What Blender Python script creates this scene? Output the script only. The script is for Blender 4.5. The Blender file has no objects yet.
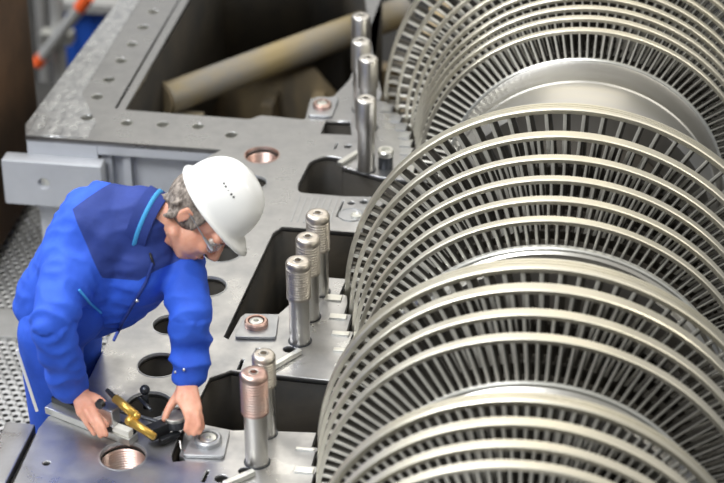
import bpy, bmesh, math, random
import numpy as np
from mathutils import Vector, Matrix, Quaternion, noise
random.seed(7)
PI = math.pi
sc = bpy.context.scene
C = sc.collection

# ---------------------------------------------------------------- camera
CAM = Vector((0.2502, -5.2070, 3.2850)); FPX = 2104.35
FW = Vector((-0.13910839, 0.8486834, -0.51027967)); RT = Vector((0.98747622, 0.1576096, -0.00706589)); UP = Vector((-0.07442827, 0.50487196, 0.8599795))
cd = bpy.data.cameras.new('camera'); cam = bpy.data.objects.new('camera', cd); C.objects.link(cam)
m = Matrix((RT, UP, -FW)).transposed().to_4x4(); m.translation = CAM
cam.matrix_world = m
cd.sensor_width = 36; cd.lens = FPX / 724 * 36; cd.clip_end = 100
cd.dof.use_dof = True; cd.dof.focus_distance = 5.9; cd.dof.aperture_fstop = 2.2
sc.camera = cam

def at(px, py, z=0.0):
    """point at height z seen at that place of the photograph"""
    d = FW * FPX + RT * (px - 362) + UP * (241.5 - py)
    return CAM + d * ((z - CAM.z) / d.z)
def aty(px, py, y):
    d = FW * FPX + RT * (px - 362) + UP * (241.5 - py)
    return CAM + d * ((y - CAM.y) / d.y)
def proj(P):
    d = Vector(P) - CAM; w = d.dot(FW)
    return 362 + FPX * d.dot(RT) / w, 241.5 - FPX * d.dot(UP) / w

# ---------------------------------------------------------------- world and lights
w = bpy.data.worlds.new('hall_light'); sc.world = w; w.use_nodes = True
nt = w.node_tree; bg = nt.nodes['Background']
tc = nt.nodes.new('ShaderNodeTexCoord'); sp = nt.nodes.new('ShaderNodeSeparateXYZ')
mr = nt.nodes.new('ShaderNodeMapRange'); mr.inputs['From Min'].default_value = -1; mr.inputs['From Max'].default_value = 1
cr = nt.nodes.new('ShaderNodeValToRGB'); e = cr.color_ramp.elements
e[0].position = 0.0; e[0].color = (.06, .07, .09, 1)
e[1].position = 1.0; e[1].color = (.85, .84, .80, 1)
for p_, c_ in ((.30, (.15, .17, .22, 1)), (.49, (.14, .155, .19, 1)), (.56, (.26, .28, .32, 1)), (.70, (.62, .61, .57, 1)), (.85, (.95, .93, .86, 1))):
    x = e.new(p_); x.color = c_
nz = nt.nodes.new('ShaderNodeTexNoise'); nz.inputs['Scale'].default_value = 2.2; nz.inputs['Detail'].default_value = 2
mm = nt.nodes.new('ShaderNodeMapRange'); mm.inputs['From Min'].default_value = .35; mm.inputs['From Max'].default_value = .65
mm.inputs['To Min'].default_value = .7; mm.inputs['To Max'].default_value = 1.25
mx = nt.nodes.new('ShaderNodeVectorMath'); mx.operation = 'SCALE'
L = nt.links.new
L(tc.outputs['Generated'], sp.inputs[0]); L(sp.outputs['Z'], mr.inputs['Value']); L(mr.outputs[0], cr.inputs[0])
L(tc.outputs['Generated'], nz.inputs['Vector']); L(nz.outputs['Fac'], mm.inputs['Value'])
L(cr.outputs[0], mx.inputs[0]); L(mm.outputs[0], mx.inputs['Scale']); L(mx.outputs[0], bg.inputs['Color'])
bg.inputs['Strength'].default_value = 0.68
def area(name, loc, target, sx, sy, power, col):
    d = bpy.data.lights.new(name, 'AREA'); d.shape = 'RECTANGLE'; d.size = sx; d.size_y = sy; d.energy = power; d.color = col
    o = bpy.data.objects.new(name, d); C.objects.link(o); o.location = loc
    o.rotation_euler = (Vector(target) - Vector(loc)).to_track_quat('-Z', 'Y').to_euler()
    return o
area('hall_lamp_row_back', (-0.5, 6.5, 5.5), (-.3, 0, 0), 6.0, 1.6, 75, (1, .93, .80))
area('added_fill_left', (-3.6, 1.2, 5.5), (-.3, -.2, 0), 2.0, 5.0, 330, (.98, .98, 1))  # unseen light, added so the blade sides on the left glow
area('hall_lamp_row_side', (3.5, 0.5, 5.0), (-.3, 0, 0), .5, 6.0, 120, (1, .95, .85))
area('added_fill_front', (-3.0, -4.0, 5.5), (-.9, -.2, .1), 4.0, 1.6, 380, (.96, .98, 1))  # unseen fill from front left, added to brighten blade edges
area('cool_area_left', (-6.0, 1.5, 3.5), (-.5, 0, 0), 1.0, 5.0, 130, (.88, .94, 1))  # unseen cool area light from the left
sc.view_settings.view_transform = 'Standard'; sc.view_settings.look = 'None'
sc.view_settings.gamma = 1; sc.view_settings.exposure = 0.0; sc.view_settings.use_curve_mapping = False

# ---------------------------------------------------------------- materials
def mat(name, col, rough=.5, metal=0.0, var=0.0, vscale=8.0, col2=None, bump=0.0, bscale=60.0, rvar=0.0, stretch=(1, 1, 1), coat=0.0, sss=0.0, det=4):
    m_ = bpy.data.materials.new(name); m_.use_nodes = True; n = m_.node_tree; b = n.nodes['Principled BSDF']
    b.inputs['Base Color'].default_value = (*col, 1); b.inputs['Roughness'].default_value = rough; b.inputs['Metallic'].default_value = metal
    if coat: b.inputs['Coat Weight'].default_value = coat
    if sss:
        b.inputs['Subsurface Weight'].default_value = sss; b.inputs['Subsurface Radius'].default_value = (.01, .004, .002); b.inputs['Subsurface Scale'].default_value = 1
    t = n.nodes.new('ShaderNodeTexCoord'); mp = n.nodes.new('ShaderNodeMapping'); mp.inputs['Scale'].default_value = stretch
    n.links.new(t.outputs['Object'], mp.inputs[0])
    if col2 is not None or rvar:
        q = n.nodes.new('ShaderNodeTexNoise'); q.inputs['Scale'].default_value = vscale; q.inputs['Detail'].default_value = det; q.inputs['Roughness'].default_value = .6
        n.links.new(mp.outputs[0], q.inputs['Vector'])
        r = n.nodes.new('ShaderNodeMapRange'); r.inputs['From Min'].default_value = .35; r.inputs['From Max'].default_value = .65
        n.links.new(q.outputs['Fac'], r.inputs['Value'])
        if col2 is not None:
            k = n.nodes.new('ShaderNodeMix'); k.data_type = 'RGBA'
            k.inputs[6].default_value = (*col, 1); k.inputs[7].default_value = (*col2, 1)
            n.links.new(r.outputs[0], k.inputs[0]); n.links.new(k.outputs[2], b.inputs['Base Color'])
        if rvar:
            r2 = n.nodes.new('ShaderNodeMapRange'); r2.inputs['From Min'].default_value = .3; r2.inputs['From Max'].default_value = .7
            r2.inputs['To Min'].default_value = rough - rvar; r2.inputs['To Max'].default_value = rough + rvar
            n.links.new(q.outputs['Fac'], r2.inputs['Value']); n.links.new(r2.outputs[0], b.inputs['Roughness'])
    if bump:
        q2 = n.nodes.new('ShaderNodeTexNoise'); q2.inputs['Scale'].default_value = bscale; q2.inputs['Detail'].default_value = 3
        n.links.new(mp.outputs[0], q2.inputs['Vector'])
        bp = n.nodes.new('ShaderNodeBump'); bp.inputs['Strength'].default_value = bump; bp.inputs['Distance'].default_value = .004
        n.links.new(q2.outputs['Fac'], bp.inputs['Height']); n.links.new(bp.outputs[0], b.inputs['Normal'])
    return m_

M = {}
M['plate'] = mat('machined_flange_steel', (.54, .542, .55), .33, .95, vscale=8, col2=(.40, .403, .415), bump=.05, bscale=90, rvar=.10)
M['plate2'] = mat('ground_inner_steel', (.52, .53, .54), .38, .8, vscale=9, col2=(.40, .41, .43), bump=.1, bscale=120, rvar=.08)
M['ripple'] = mat('hand_scraped_steel', (.74, .75, .76), .32, .85, vscale=34, col2=(.42, .43, .45), bump=.9, bscale=34, rvar=.12, stretch=(1, .6, 1))
M['beam'] = mat('painted_grey_steel', (.60, .62, .66), .5, .25, vscale=4, col2=(.52, .54, .58))
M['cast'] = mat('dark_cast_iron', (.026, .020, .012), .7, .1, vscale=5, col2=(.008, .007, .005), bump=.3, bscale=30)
M['rotor'] = mat('turned_rotor_steel', (.54, .525, .48), .36, 1, vscale=3, col2=(.55, .54, .52), rvar=.06, stretch=(.6, 8, .6))
M['shroud'] = mat('shroud_steel', (.80, .76, .63), .44, 1, vscale=4, col2=(.68, .65, .56), rvar=.07)
M['blade'] = mat('shade_dark_blade_face', (.115, .108, .095), .36, .85, vscale=14, col2=(.20, .19, .17), rvar=.06)  # dark base colour carries the shade of the blade passages
M['bladeedge'] = mat('highlit_blade_edge', (.93, .91, .83), .32, .5, vscale=14, col2=(.76, .74, .68))  # pale colour paints the highlight along the leading edges
M['disc'] = mat('shade_dark_rotor_steel', (.040, .033, .024), .6, .3, vscale=6, col2=(.028, .024, .018))  # shade in the gaps between stages is put into this dark colour
M['hub'] = mat('dull_rotor_steel', (.30, .285, .26), .42, 1, vscale=4, col2=(.22, .21, .20))
M['stud'] = mat('stud_steel', (.68, .66, .63), .36, 1, rvar=.06, vscale=12)
M['sleeve'] = mat('threaded_sleeve_steel', (.66, .61, .55), .42, 1, rvar=.08, vscale=12)
M['copper'] = mat('coppered_thread', (.62, .40, .34), .38, 1, vscale=14, col2=(.55, .44, .40))
M['bright'] = mat('bright_ground_steel', (.80, .80, .76), .3, .85, vscale=12, col2=(.68, .68, .64))
M['grate'] = mat('galvanised_steel', (.62, .62, .61), .45, .5, vscale=6, col2=(.48, .48, .47))
M['brown'] = mat('rusty_steel', (.13, .070, .035), .8, .0, vscale=3, col2=(.06, .036, .02), bump=.3, bscale=12)
M['pitwall'] = mat('oily_cast_wall', (.36, .28, .16), .55, .0, vscale=3.0, col2=(.17, .145, .11), stretch=(2.5, 2.5, .6), bump=.3, bscale=10)
M['pipe'] = mat('stained_pipe', (.30, .235, .12), .5, .2, vscale=4.5, col2=(.22, .205, .18), rvar=.1)
M['floor'] = mat('dark_hall_floor', (.030, .028, .026), .7, 0, vscale=3, col2=(.018, .018, .018))
M['skin'] = mat('skin', (.76, .40, .28), .45, 0, vscale=22, col2=(.68, .31, .21), sss=.15, bump=.1, bscale=120)
M['blue'] = mat('royal_blue_workwear', (.018, .085, .56), .78, 0, vscale=12, col2=(.026, .11, .66), bump=.35, bscale=40)
M['navy'] = mat('navy_workwear', (.014, .035, .20), .8, 0, vscale=12, col2=(.020, .046, .25), bump=.35, bscale=40)
M['cyan'] = mat('light_blue_piping', (.06, .38, .80), .6)
M['helmet'] = mat('white_helmet_shell', (.86, .86, .84), .28, 0, coat=.3)
M['hair'] = mat('greying_hair', (.34, .29, .25), .7, 0, vscale=90, col2=(.06, .045, .035), bump=1.0, bscale=160, stretch=(1, 1, .4))
M['black'] = mat('black_plastic', (.012, .013, .015), .35)
M['glass'] = mat('lens_plastic', (.75, .82, .85), .05); M['glass'].node_tree.nodes['Principled BSDF'].inputs['Alpha'].default_value = .28
M['gold'] = mat('anodised_gold', (.66, .43, .10), .32, .75, vscale=30, col2=(.58, .36, .08))
M['darkmetal'] = mat('blackened_steel', (.07, .075, .085), .35, .7)
M['orange'] = mat('orange_tape', (.95, .14, .03), .5)
M['pole'] = mat('scaffold_tube', (.58, .58, .57), .45, .5)
M['tarp'] = mat('blue_tarp', (.015, .09, .48), .5)
M['white'] = mat('white_wood', (.75, .74, .68), .5)
M['lip'] = mat('lip_skin', (.55, .19, .14), .45, sss=.1)
M['eye'] = mat('eye_white', (.6, .55, .5), .3)

# ---------------------------------------------------------------- helpers
def tag(o, label=None, cat=None, group=None, kind=None):
    if label: o['label'] = label
    if cat: o['category'] = cat
    if group: o['group'] = group
    if kind: o['kind'] = kind
    return o
def empty(name, loc=(0, 0, 0), label=None, cat=None, group=None):
    o = bpy.data.objects.new(name, None); o.empty_display_size = .05; C.objects.link(o); o.location = loc
    return tag(o, label, cat, group)
def link(name, me, m_, parent=None, smooth=False, auto=None):
    o = bpy.data.objects.new(name, me); C.objects.link(o)
    if m_ is not None: me.materials.clear(); me.materials.append(m_)
    if smooth: me.shade_smooth()
    if auto is not None:
        me.shade_smooth(); me.set_sharp_from_angle(angle=math.radians(auto))
    if parent:
        o.parent = parent; o.matrix_parent_inverse = Matrix.Translation(-Vector(parent.location)) if parent.parent is None else Matrix.Identity(4)
    return o
def obj(name, bm, m_, parent=None, smooth=False, auto=None):
    me = bpy.data.meshes.new(name); bm.normal_update(); bm.to_mesh(me); bm.free()
    return link(name, me, m_, parent, smooth, auto)
def box(bm, x0, x1, y0, y1, z0, z1, bev=0.0):
    r = bmesh.ops.create_cube(bm, size=1)
    vs = r['verts']
    for v in vs: v.co = Vector((x0 + (v.co.x + .5) * (x1 - x0), y0 + (v.co.y + .5) * (y1 - y0), z0 + (v.co.z + .5) * (z1 - z0)))
    if bev:
        es = list({e_ for v in vs for e_ in v.link_edges})
        bmesh.ops.bevel(bm, geom=es, offset=bev, segments=2, affect='EDGES', profile=.6)
def frame_of(d, hint=Vector((0, 0, 1))):
    d = Vector(d).normalized()
    if abs(d.dot(hint)) > .98: hint = Vector((1, 0, 0))
    a = hint.cross(d).normalized(); b = d.cross(a).normalized()
    return a, b, d
def tube(bm, p0, p1, r0, r1=None, n=24, caps=True, inner=None):
    r1 = r0 if r1 is None else r1
    p0 = Vector(p0); p1 = Vector(p1); a, b, d = frame_of(p1 - p0)
    rings = []
    for p, r in ((p0, r0), (p1, r1)):
        rings.append([bm.verts.new(p + a * (r * math.cos(2 * PI * i / n)) + b * (r * math.sin(2 * PI * i / n))) for i in range(n)])
    for i in range(n):
        j = (i + 1) % n; bm.faces.new((rings[0][i], rings[0][j], rings[1][j], rings[1][i]))
    if caps: bm.faces.new(rings[0][::-1]); bm.faces.new(rings[1])
def lathe(bm, prof, n=96, o=(0, 0, 0), axis='z', closed=False, a0=0.0):
    """prof: (axial, radius) pairs turned about the axis"""
    o = Vector(o); R_ = []
    for (h, r) in prof:
        ring = []
        for i in range(n):
            t = a0 + 2 * PI * i / n
            if axis == 'z': p = Vector((r * math.cos(t), r * math.sin(t), h))
            else: p = Vector((r * math.sin(t), h, r * math.cos(t)))
            ring.append(bm.verts.new(o + p))
        R_.append(ring)
    k = len(R_)
    for s in range(k if closed else k - 1):
        A, B = R_[s], R_[(s + 1) % k]
        for i in range(n):
            j = (i + 1) % n; bm.faces.new((A[i], A[j], B[j], B[i]))
    if not closed:
        if prof[0][1] > 1e-6: bm.faces.new(R_[0][::-1])
        if prof[-1][1] > 1e-6: bm.faces.new(R_[-1])
    bmesh.ops.remove_doubles(bm, verts=bm.verts, dist=1e-7)
    bmesh.ops.recalc_face_normals(bm, faces=bm.faces)
def circ(x, y, r, n=40): return [(x + r * math.cos(2 * PI * i / n), y + r * math.sin(2 * PI * i / n)) for i in range(n)]
def rpoly(pts, rad, seg=6):
    """polygon with rounded corners; rad one value or a list"""
    out = []; n = len(pts)
    for i, p in enumerate(pts):
        r = rad[i] if isinstance(rad, (list, tuple)) else rad
        p = Vector(p); a = Vector(pts[i - 1]) - p; b = Vector(pts[(i + 1) % n]) - p
        if r <= 0: out.append(tuple(p)); continue
        la, lb = a.length, b.length; r_ = min(r, la * .45, lb * .45)
        A = p + a / la * r_; B = p + b / lb * r_
        for k in range(seg + 1):
            t = k / seg; q_ = A * (1 - t) ** 2 + p * 2 * t * (1 - t) + B * t * t; out.append((q_.x, q_.y))
    return out
def slab(name, outline, holes, z0, z1, m_, parent=None, bev=0.0):
    cu = bpy.data.curves.new('tmp', 'CURVE'); cu.dimensions = '2D'; cu.fill_mode = 'BOTH'
    for loop in [outline] + list(holes):
        s = cu.splines.new('POLY'); s.points.add(len(loop) - 1); s.use_cyclic_u = True
        for i, (x, y) in enumerate(loop): s.points[i].co = (x, y, 0, 1)
    cu.extrude = (z1 - z0) / 2 - bev; cu.bevel_depth = bev; cu.bevel_resolution = 0; cu.offset = -bev
    t = bpy.data.objects.new('tmp', cu); C.objects.link(t)
    dg = bpy.context.evaluated_depsgraph_get(); me = bpy.data.meshes.new_from_object(t.evaluated_get(dg))
    bpy.data.objects.remove(t); me.name = name
    me.transform(Matrix.Translation((0, 0, (z0 + z1) / 2)))
    bm = bmesh.new(); bm.from_mesh(me); bmesh.ops.remove_doubles(bm, verts=bm.verts, dist=1e-6); bmesh.ops.recalc_face_normals(bm, faces=bm.faces); bm.to_mesh(me); bm.free()
    return link(name, me, m_, parent)

# ================================================================ SETTING
bm = bmesh.new(); box(bm, -9, 5, -4, 12, -1.75, -1.65)
tag(obj('floor', bm, M['floor']), kind='structure')

# ================================================================ ROTOR STAGES (metres): y of rear edge, outer radius, shroud width, blades
STG = dict(
 A=[(1.253, .722, .040, 92), (1.165, .670, .030, 104), (1.095, .628, .028, 112), (1.033, .602, .026, 118), (.975, .582, .026, 122), (.917, .570, .025, 126), (.860, .560, .025, 128), (.802, .552, .025, 128), (.745, .5375, .025, 128)],
 B=[(0.0, .650, .040, 76), (-.108, .619, .034, 102), (-.203, .597, .028, 124), (-.288, .579, .027, 126), (-.369, .562, .027, 122), (-.446, .545, .026, 120)],
 Cc=[(-.750, .597, .046, 78), (-.842, .583, .036, 97), (-.938, .570, .031, 98), (-1.026, .557, .029, 120)],
 D=[(-1.239, .534, .036, 120), (-1.322, .522, .030, 126), (-1.394, .511, .027, 126), (-1.455, .500, .026, 126)])
RR = dict(A=.439, B=.474, Cc=.437, D=.40)        # blade root radius per group

# ================================================================ LOWER CASING
casing = empty('turbine_casing', (-1.1, 0, 0), 'grey machined lower turbine casing with rows of bolt holes and dark pockets', 'casing')
# rotor-side contour of the joint face, stepped with the rotor
def contour():
    pts = []
    for g in ('D', 'Cc'):
        for (y, R_, w_, n_) in STG[g][::-1]:
            pts += [(-(R_ + .010), y - w_ - .012), (-(R_ + .010), y + .012), (-(R_ - .030), y + .012)]
            pts[-1] = (-(R_ - .006), y + .014)
    return pts
left_front = [(-1.325, -1.75), (-1.345, -.83), (-1.335, -.775), (-1.275, -.72), (-1.27, .55), (-1.262, .66), (-1.225, .735), (-1.2, .775), (-1.87, .775), (-1.895, .853), (-1.86, 1.6), (-1.80, 2.6), (-1.3, 2.9), (-.95, 2.2), (-.80, 1.5)]
right = [(-.735, 1.262)]
for (y, R_, w_, n_) in STG['A']:
    if y > .74: right += [(-(R_ + .012), y + .010), (-(R_ + .012), y - w_ - .010), (-(R_ - .008), y - w_ - .012)]
right += [(-.50, .70), (-.50, .545), (-.60, .54), (-.66, .40), (-.655, .31)]
# pocket 2 opening towards the rotor
right2 = [(-.655, .335), (-.905, .312), (-.925, .27), (-.945, -.20), (-.950, -.325), (-.935, -.335), (-.925, -.215), (-.915, -.195), (-.820, -.185), (-.735, .035), (-.657, .035)]
b_cont = []
for (y, R_, w_, n_) in STG['B']:
    b_cont += [(-(R_ + .012), y + .012), (-(R_ + .012), y - w_ - .012), (-(R_ - .010), y - w_ - .014)]
b_cont = b_cont[1:] + [(-.56, -.495), (-.60, -.497)]
right3 = [(-.785, -.49), (-.80, -.50), (-.895, -.487), (-.945, -.53), (-.955, -.715), (-.940, -.745), (-.83, -.765), (-.79, -.757), (-.608, -.742)]
c_cont = []
for g in ('Cc', 'D'):
    for (y, R_, w_, n_) in STG[g]:
        c_cont += [(-(R_ + .012), y + .010), (-(R_ + .012), y - w_ - .010), (-(R_ - .008), y - w_ - .012)]
c_cont = c_cont[1:] + [(-.50, -1.75)]
outline = left_front + right + right2[1:] + b_cont + right3 + c_cont
slot = lambda x0, y0, x1, y1, w_=.010: [(x0 - w_ / 2, y0), (x1 - w_ / 2, y1), (x1 + w_ / 2, y1), (x0 + w_ / 2, y0)]
big = [(-1.09, -.92, .061), (-1.079, -.685, .064), (-1.098, -.492, .060), (-1.115, -.285, .052), (-1.055, -.066, .055), (-1.056, .133, .058), (-1.052, .572, .046), (-1.0587, .759, .056)]
small = [(-1.689, 1.813), (-1.692, 1.673), (-1.695, 1.523), (-1.700, 1.385), (-1.704, 1.23), (-1.709, 1.094), (-1.700, .932), (-1.558, .917), (-1.435, .925), (-1.313, .928), (-1.189, .883), (-1.686, 1.96), (-1.684, 2.1)]
tiny = [(-.806, -.40, .017), (-.755, -.36, .017), (-.762, -.935, .017), (-.816, -.976, .017), (-.789, .86, .013), (-.717, .487, .011), (-.679, .50, .013), (-1.28, -.98, .010)]
back_open = rpoly([(-1.588, 1.012), (-1.15, 1.005), (-1.12, 1.04), (-.965, 1.03), (-.975, 1.19), (-.90, 1.21), (-.865, 1.35), (-.86, 2.1), (-1.25, 2.7), (-1.575, 2.5)], .012, 3)
sq_open = [(-.893, .935), (-.79, .942), (-.81, 1.04), (-.895, 1.035)]
pocket1 = rpoly([(-.895, .53), (-.745, .527), (-.60, .545), (-.51, .56), (-.51, .66), (-.655, .668), (-.79, .722), (-.765, .767), (-.855, .79), (-.895, .74), (-.905, .58)], [.03, .0, 0, 0, 0, 0, .01, .01, .05, .02, .05])
slots = [slot(-.842, -.434, -.844, -.368), slot(-.874, -.482, -.874, -.428), slot(-.859, -.998, -.857, -.946), slot(-.829, .835, -.828, .885, .006),
         slot(-.746, .395, -.744, .500, .007), slot(-.748, .36, -.742, .30, .0), slot(-1.622, 1.02, -1.615, 2.4, .008), slot(-.982, -.83, -.975, -.62, .0)]
slots = [s for s in slots if abs(s[0][0] - s[3][0]) > .001]
gapL = rpoly([(-.955, -.925), (-.925, -.915), (-.930, -.905), (-.945, -.895), (-.955, -.80), (-.945, -.765), (-.958, -.765), (-.968, -.80), (-.965, -.90)], 0)
holes = [circ(*b) for b in big] + [circ(x, y, .0215, 24) for x, y in small] + [circ(*t_, 16) for t_ in tiny] + [back_open, sq_open, pocket1, gapL] + slots
slab('flange_plate', outline, holes, -.018, 0, M['plate'], casing, bev=.0015)
holes_body = [circ(x, y, r * .97) for x, y, r in big] + [circ(x, y, .0205, 24) for x, y in small if abs(y - .883) > .001] + [circ(x, y, r * .95, 16) for x, y, r in tiny] + [back_open, sq_open, pocket1, gapL] + slots
body_out = [(-1.19, -1.75), (-1.19, -.72), (-1.20, .55), (-1.16, .80), (-1.155, .885), (-1.60, .885), (-1.86, .885), (-1.86, 1.6), (-1.79, 2.55), (-1.3, 2.85), (-.95, 2.2), (-.80, 1.5)] + right + right2[1:] + b_cont + right3 + c_cont
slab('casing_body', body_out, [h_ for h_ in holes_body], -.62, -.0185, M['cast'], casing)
# scraped surface strip along the outer edge: real thin raised machined land
slab('scraped_land', [(-1.868, .778), (-1.892, .853), (-1.857, 1.6), (-1.80, 2.55), (-1.76, 2.55), (-1.765, 1.6), (-1.765, 1.10), (-1.66, .90), (-1.66, .79)], [circ(-1.700, .932, .0225, 24)], 0, .003, M['ripple'], casing)
# outer left wing: thick edges, lug, web and ribs
bm = bmesh.new(); box(bm, -1.868, -1.625, .777, .815, -.075, -.0185); obj('front_edge', bm, M['beam'], casing)
bm = bmesh.new(); box(bm, -1.624, -1.20, .777, .83, -.052, -.0185, .003); obj('beam_edge', bm, M['beam'], casing)
lug = slab('lug_plate', rpoly([(-1.945, -.235), (-1.60, -.235), (-1.60, -.066), (-1.945, -.066)], .008, 3), [circ(-1.803, -.147, .020, 24)], -.03, .03, M['beam'], casing, bev=.003)
lug.data.transform(Matrix.Translation((0, .75, 0)) @ Matrix.Rotation(PI / 2, 4, 'X'))
bm = bmesh.new(); tube(bm, (-1.803, .74, -.147), (-1.803, .775, -.147), .0205, n=24); obj('lug_plug', bm, M['bright'], casing)
bm = bmesh.new(); box(bm, -1.60, -1.18, .84, .884, -.60, -.0525); obj('web_plate', bm, M['beam'], casing)
for x0, x1 in ((-1.62, -1.585), (-1.545, -1.52)):
    bm = bmesh.new(); box(bm, x0, x1, .80, .90, -.60, -.0525); obj('rib', bm, M['beam'], casing)
bm = bmesh.new(); box(bm, -1.86, -1.64, .82, .86, -.60, -.08); obj('side_web', bm, M['beam'], casing)
# deep pit below the back opening
bm = bmesh.new(); box(bm, -1.75, -.70, 2.72, 2.80, -1.6, -.63); box(bm, -1.80, -1.72, 1.0, 2.75, -1.6, -.63); box(bm, -1.75, -.6, .93, 1.0, -1.6, -.63)
box(bm, -1.75, -.4, 1.0, 2.75, -1.64, -1.55); box(bm, -.72, -.64, 1.3, 2.75, -1.6, -.2); obj('pit_wall', bm, M['pitwall'], casing)
bm = bmesh.new()
for x in (-1.45, -1.25, -.98): box(bm, x, x + .05, 2.55, 2.72, -1.5, -.75)
obj('pit_rib', bm, M['pitwall'], casing)
# chamber floor under the pockets and the rotor
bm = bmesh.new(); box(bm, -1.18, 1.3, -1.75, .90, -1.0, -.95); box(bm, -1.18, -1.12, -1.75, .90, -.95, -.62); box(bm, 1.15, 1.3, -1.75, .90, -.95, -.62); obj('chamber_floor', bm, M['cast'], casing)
# right hand flange beyond the rotor
ro = [(1.25, -1.75), (1.25, 2.2), (.80, 2.2), (.79, 1.30), (.74, 1.2), (.68, 1.0), (.60, .7), (.70, .4), (.70, -.10), (.62, -.5), (.645, -.7), (.60, -1.1), (.58, -1.75)]
slab('right_flange', ro, [circ(1.08, y, .056) for y in (-1.4, -1.1, -.8, -.5, -.2, .1, .4, .75, 1.1, 1.5)], -.03, 0, M['plate'], casing)
slab('right_body', ro, [], -.95, -.0305, M['cast'], casing)
# bright ends of the stationary blade rings next to the rotor
def tab(x0, x1, y0, y1):
    bm_ = bmesh.new(); box(bm_, x0, x1, y0, y1, -.004, .005, .0015); obj('stator_ring_end', bm_, M['bright'], casing)
for g in ('B', 'Cc', 'D'):
    S_ = STG[g]
    for i in range(len(S_) - 1):
        ya = S_[i][0] - S_[i][2] - .016; yb = S_[i + 1][0] + .014; r_ = S_[i][1]
        tab(-(r_ + .052), -(r_ + .002), yb, ya - (.006))
# A group tabs are dull steel
for i in range(0, 8):
    S_ = STG['A'][i]; tab_y = S_[0] - S_[2]
    bm = bmesh.new(); box(bm, -(S_[1] + .05), -(S_[1] + .014), tab_y - .012, S_[0] + .004, -.003, .004, .001); obj('seal_strip', bm, M['plate2'], casing)
# ridged slab between the two pockets
for k in range(7):
    bm = bmesh.new(); x = -.885 + k * .020; box(bm, x, x + .004, .345 + .004 * k * 0, .505, 0, .0022); obj('ridge', bm, M['plate2'], casing)
# round sealed port in the inner slab
bm = bmesh.new(); lathe(bm, [(0, .040), (.003, .040), (.003, .037), (.0012, .036), (.0012, 0)], 40, (-.705, .412, 0)); obj('sealed_port', bm, M['plate2'], casing)
bm = bmesh.new(); lathe(bm, [(0, .017), (.006, .017), (.007, .013), (.004, .010), (.004, 0)], 24, (-.688, .405, .001)); obj('port_plug', bm, M['bright'], casing)
# threaded inserts in the large bolt holes
for i, (x, y, r) in enumerate(big):
    if i in (0, 7):
        bm = bmesh.new(); pr = []
        z = -.02
        while z > -.17:
            pr += [(z, r * .965), (z - .004, r * .90)]; z -= .008
        pr += [(-.17, r * .99), (-.02, r * .99)]
        lathe(bm, pr, 48, (x, y, 0), closed=True); obj('threaded_insert', bm, M['copper'], casing)
    bm = bmesh.new(); lathe(bm, [(.0015, r + .003), (.0015, r), (-.006, r - .003), (-.006, r + .003)], 48, (x, y, 0), closed=True)
    obj('hole_chamfer', bm, M['copper'] if i in (7,) else M['plate2'], casing)
for x, y in small:
    bm = bmesh.new(); lathe(bm, [(-.001, .0214), (-.001, .0198), (-.055, .0198), (-.055, .0204), (-.019, .0204), (-.0185, .0214)], 24, (x, y, 0), closed=True); obj('lit_bore_liner', bm, M['bright'], casing)  # added liners, their bright steel stands for the lit bore walls
# ledge strip outside the plate, front left
bm = bmesh.new(); box(bm, -1.445, -1.365, -1.75, -.80, -.07, -.012, .004); obj('ledge_rail', bm, M['plate'], casing)
bm = bmesh.new(); box(bm, -1.362, -1.35, -1.75, -.82, -.055, -.03); obj('ledge_groove', bm, M['cast'], casing)
# ---- small loose/bolted things on the casing
def key(p0, p1, label):
    bm_ = bmesh.new(); p0 = Vector(p0); p1 = Vector(p1); d = (p1 - p0); l = d.length; box(bm_, -l / 2, l / 2, -.009, .009, 0, .014, .003)
    bmesh.ops.transform(bm_, matrix=Matrix.Translation((p0 + p1) / 2) @ Matrix.Rotation(math.atan2(d.y, d.x), 4, 'Z'), verts=bm_.verts)
    tag(obj('locking_bar', bm_, M['bright']), label, 'bar')
key((-.795, -.485, .0005), (-.720, -.375, .0005), 'bright diagonal steel locking bar behind the copper-topped stud')
key((-.800, -1.01, .0005), (-.735, -.945, .0005), 'bright diagonal steel locking bar in front of the copper-topped stud')
key((-.795, .722, .0005), (-.745, .815, .0005), 'dull diagonal locking bar beside the back row of studs')
def clamp(x, y, label, pts, rr=.034, m_=None):
    e_ = empty('clamp_plate', (x, y, 0), label, 'clamp', 'clamp plates on the joint face')
    slab('base_plate', rpoly(pts, .012, 3), [], .0005, .010, M['plate2'], e_, bev=.0015)
    bm_ = bmesh.new(); lathe(bm_, [(.010, rr), (.022, rr), (.026, rr - .004), (.026, rr - .010), (.014, rr - .013), (.014, rr - .014)], 40, (x, y, 0)); obj('collar', bm_, M['copper'] if m_ is None else m_, e_, auto=30)
    bm_ = bmesh.new(); lathe(bm_, [(.013, rr - .0145), (.024, rr - .0145), (.025, rr - .018), (.025, .008), (.017, .006), (.017, 0)], 32, (x, y, 0)); obj('bolt_head', bm_, M['bright'], e_, auto=30)
clamp(-.868, -.265, 'square clamp plate with round bolt at the front of the middle pocket', [(-.918, -.335), (-.80, -.32), (-.815, -.20), (-.91, -.21)])
clamp(-.880, -.838, 'square clamp plate with round bolt beside the technician\'s gauge', [(-.935, -.905), (-.825, -.895), (-.835, -.775), (-.925, -.78)], .036, M['plate2'])
clamp(-.920, 1.115, 'small clamp plate with round bolt at the edge of the back pit', [(-.958, 1.045), (-.875, 1.05), (-.875, 1.19), (-.955, 1.185)], .032)

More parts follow.
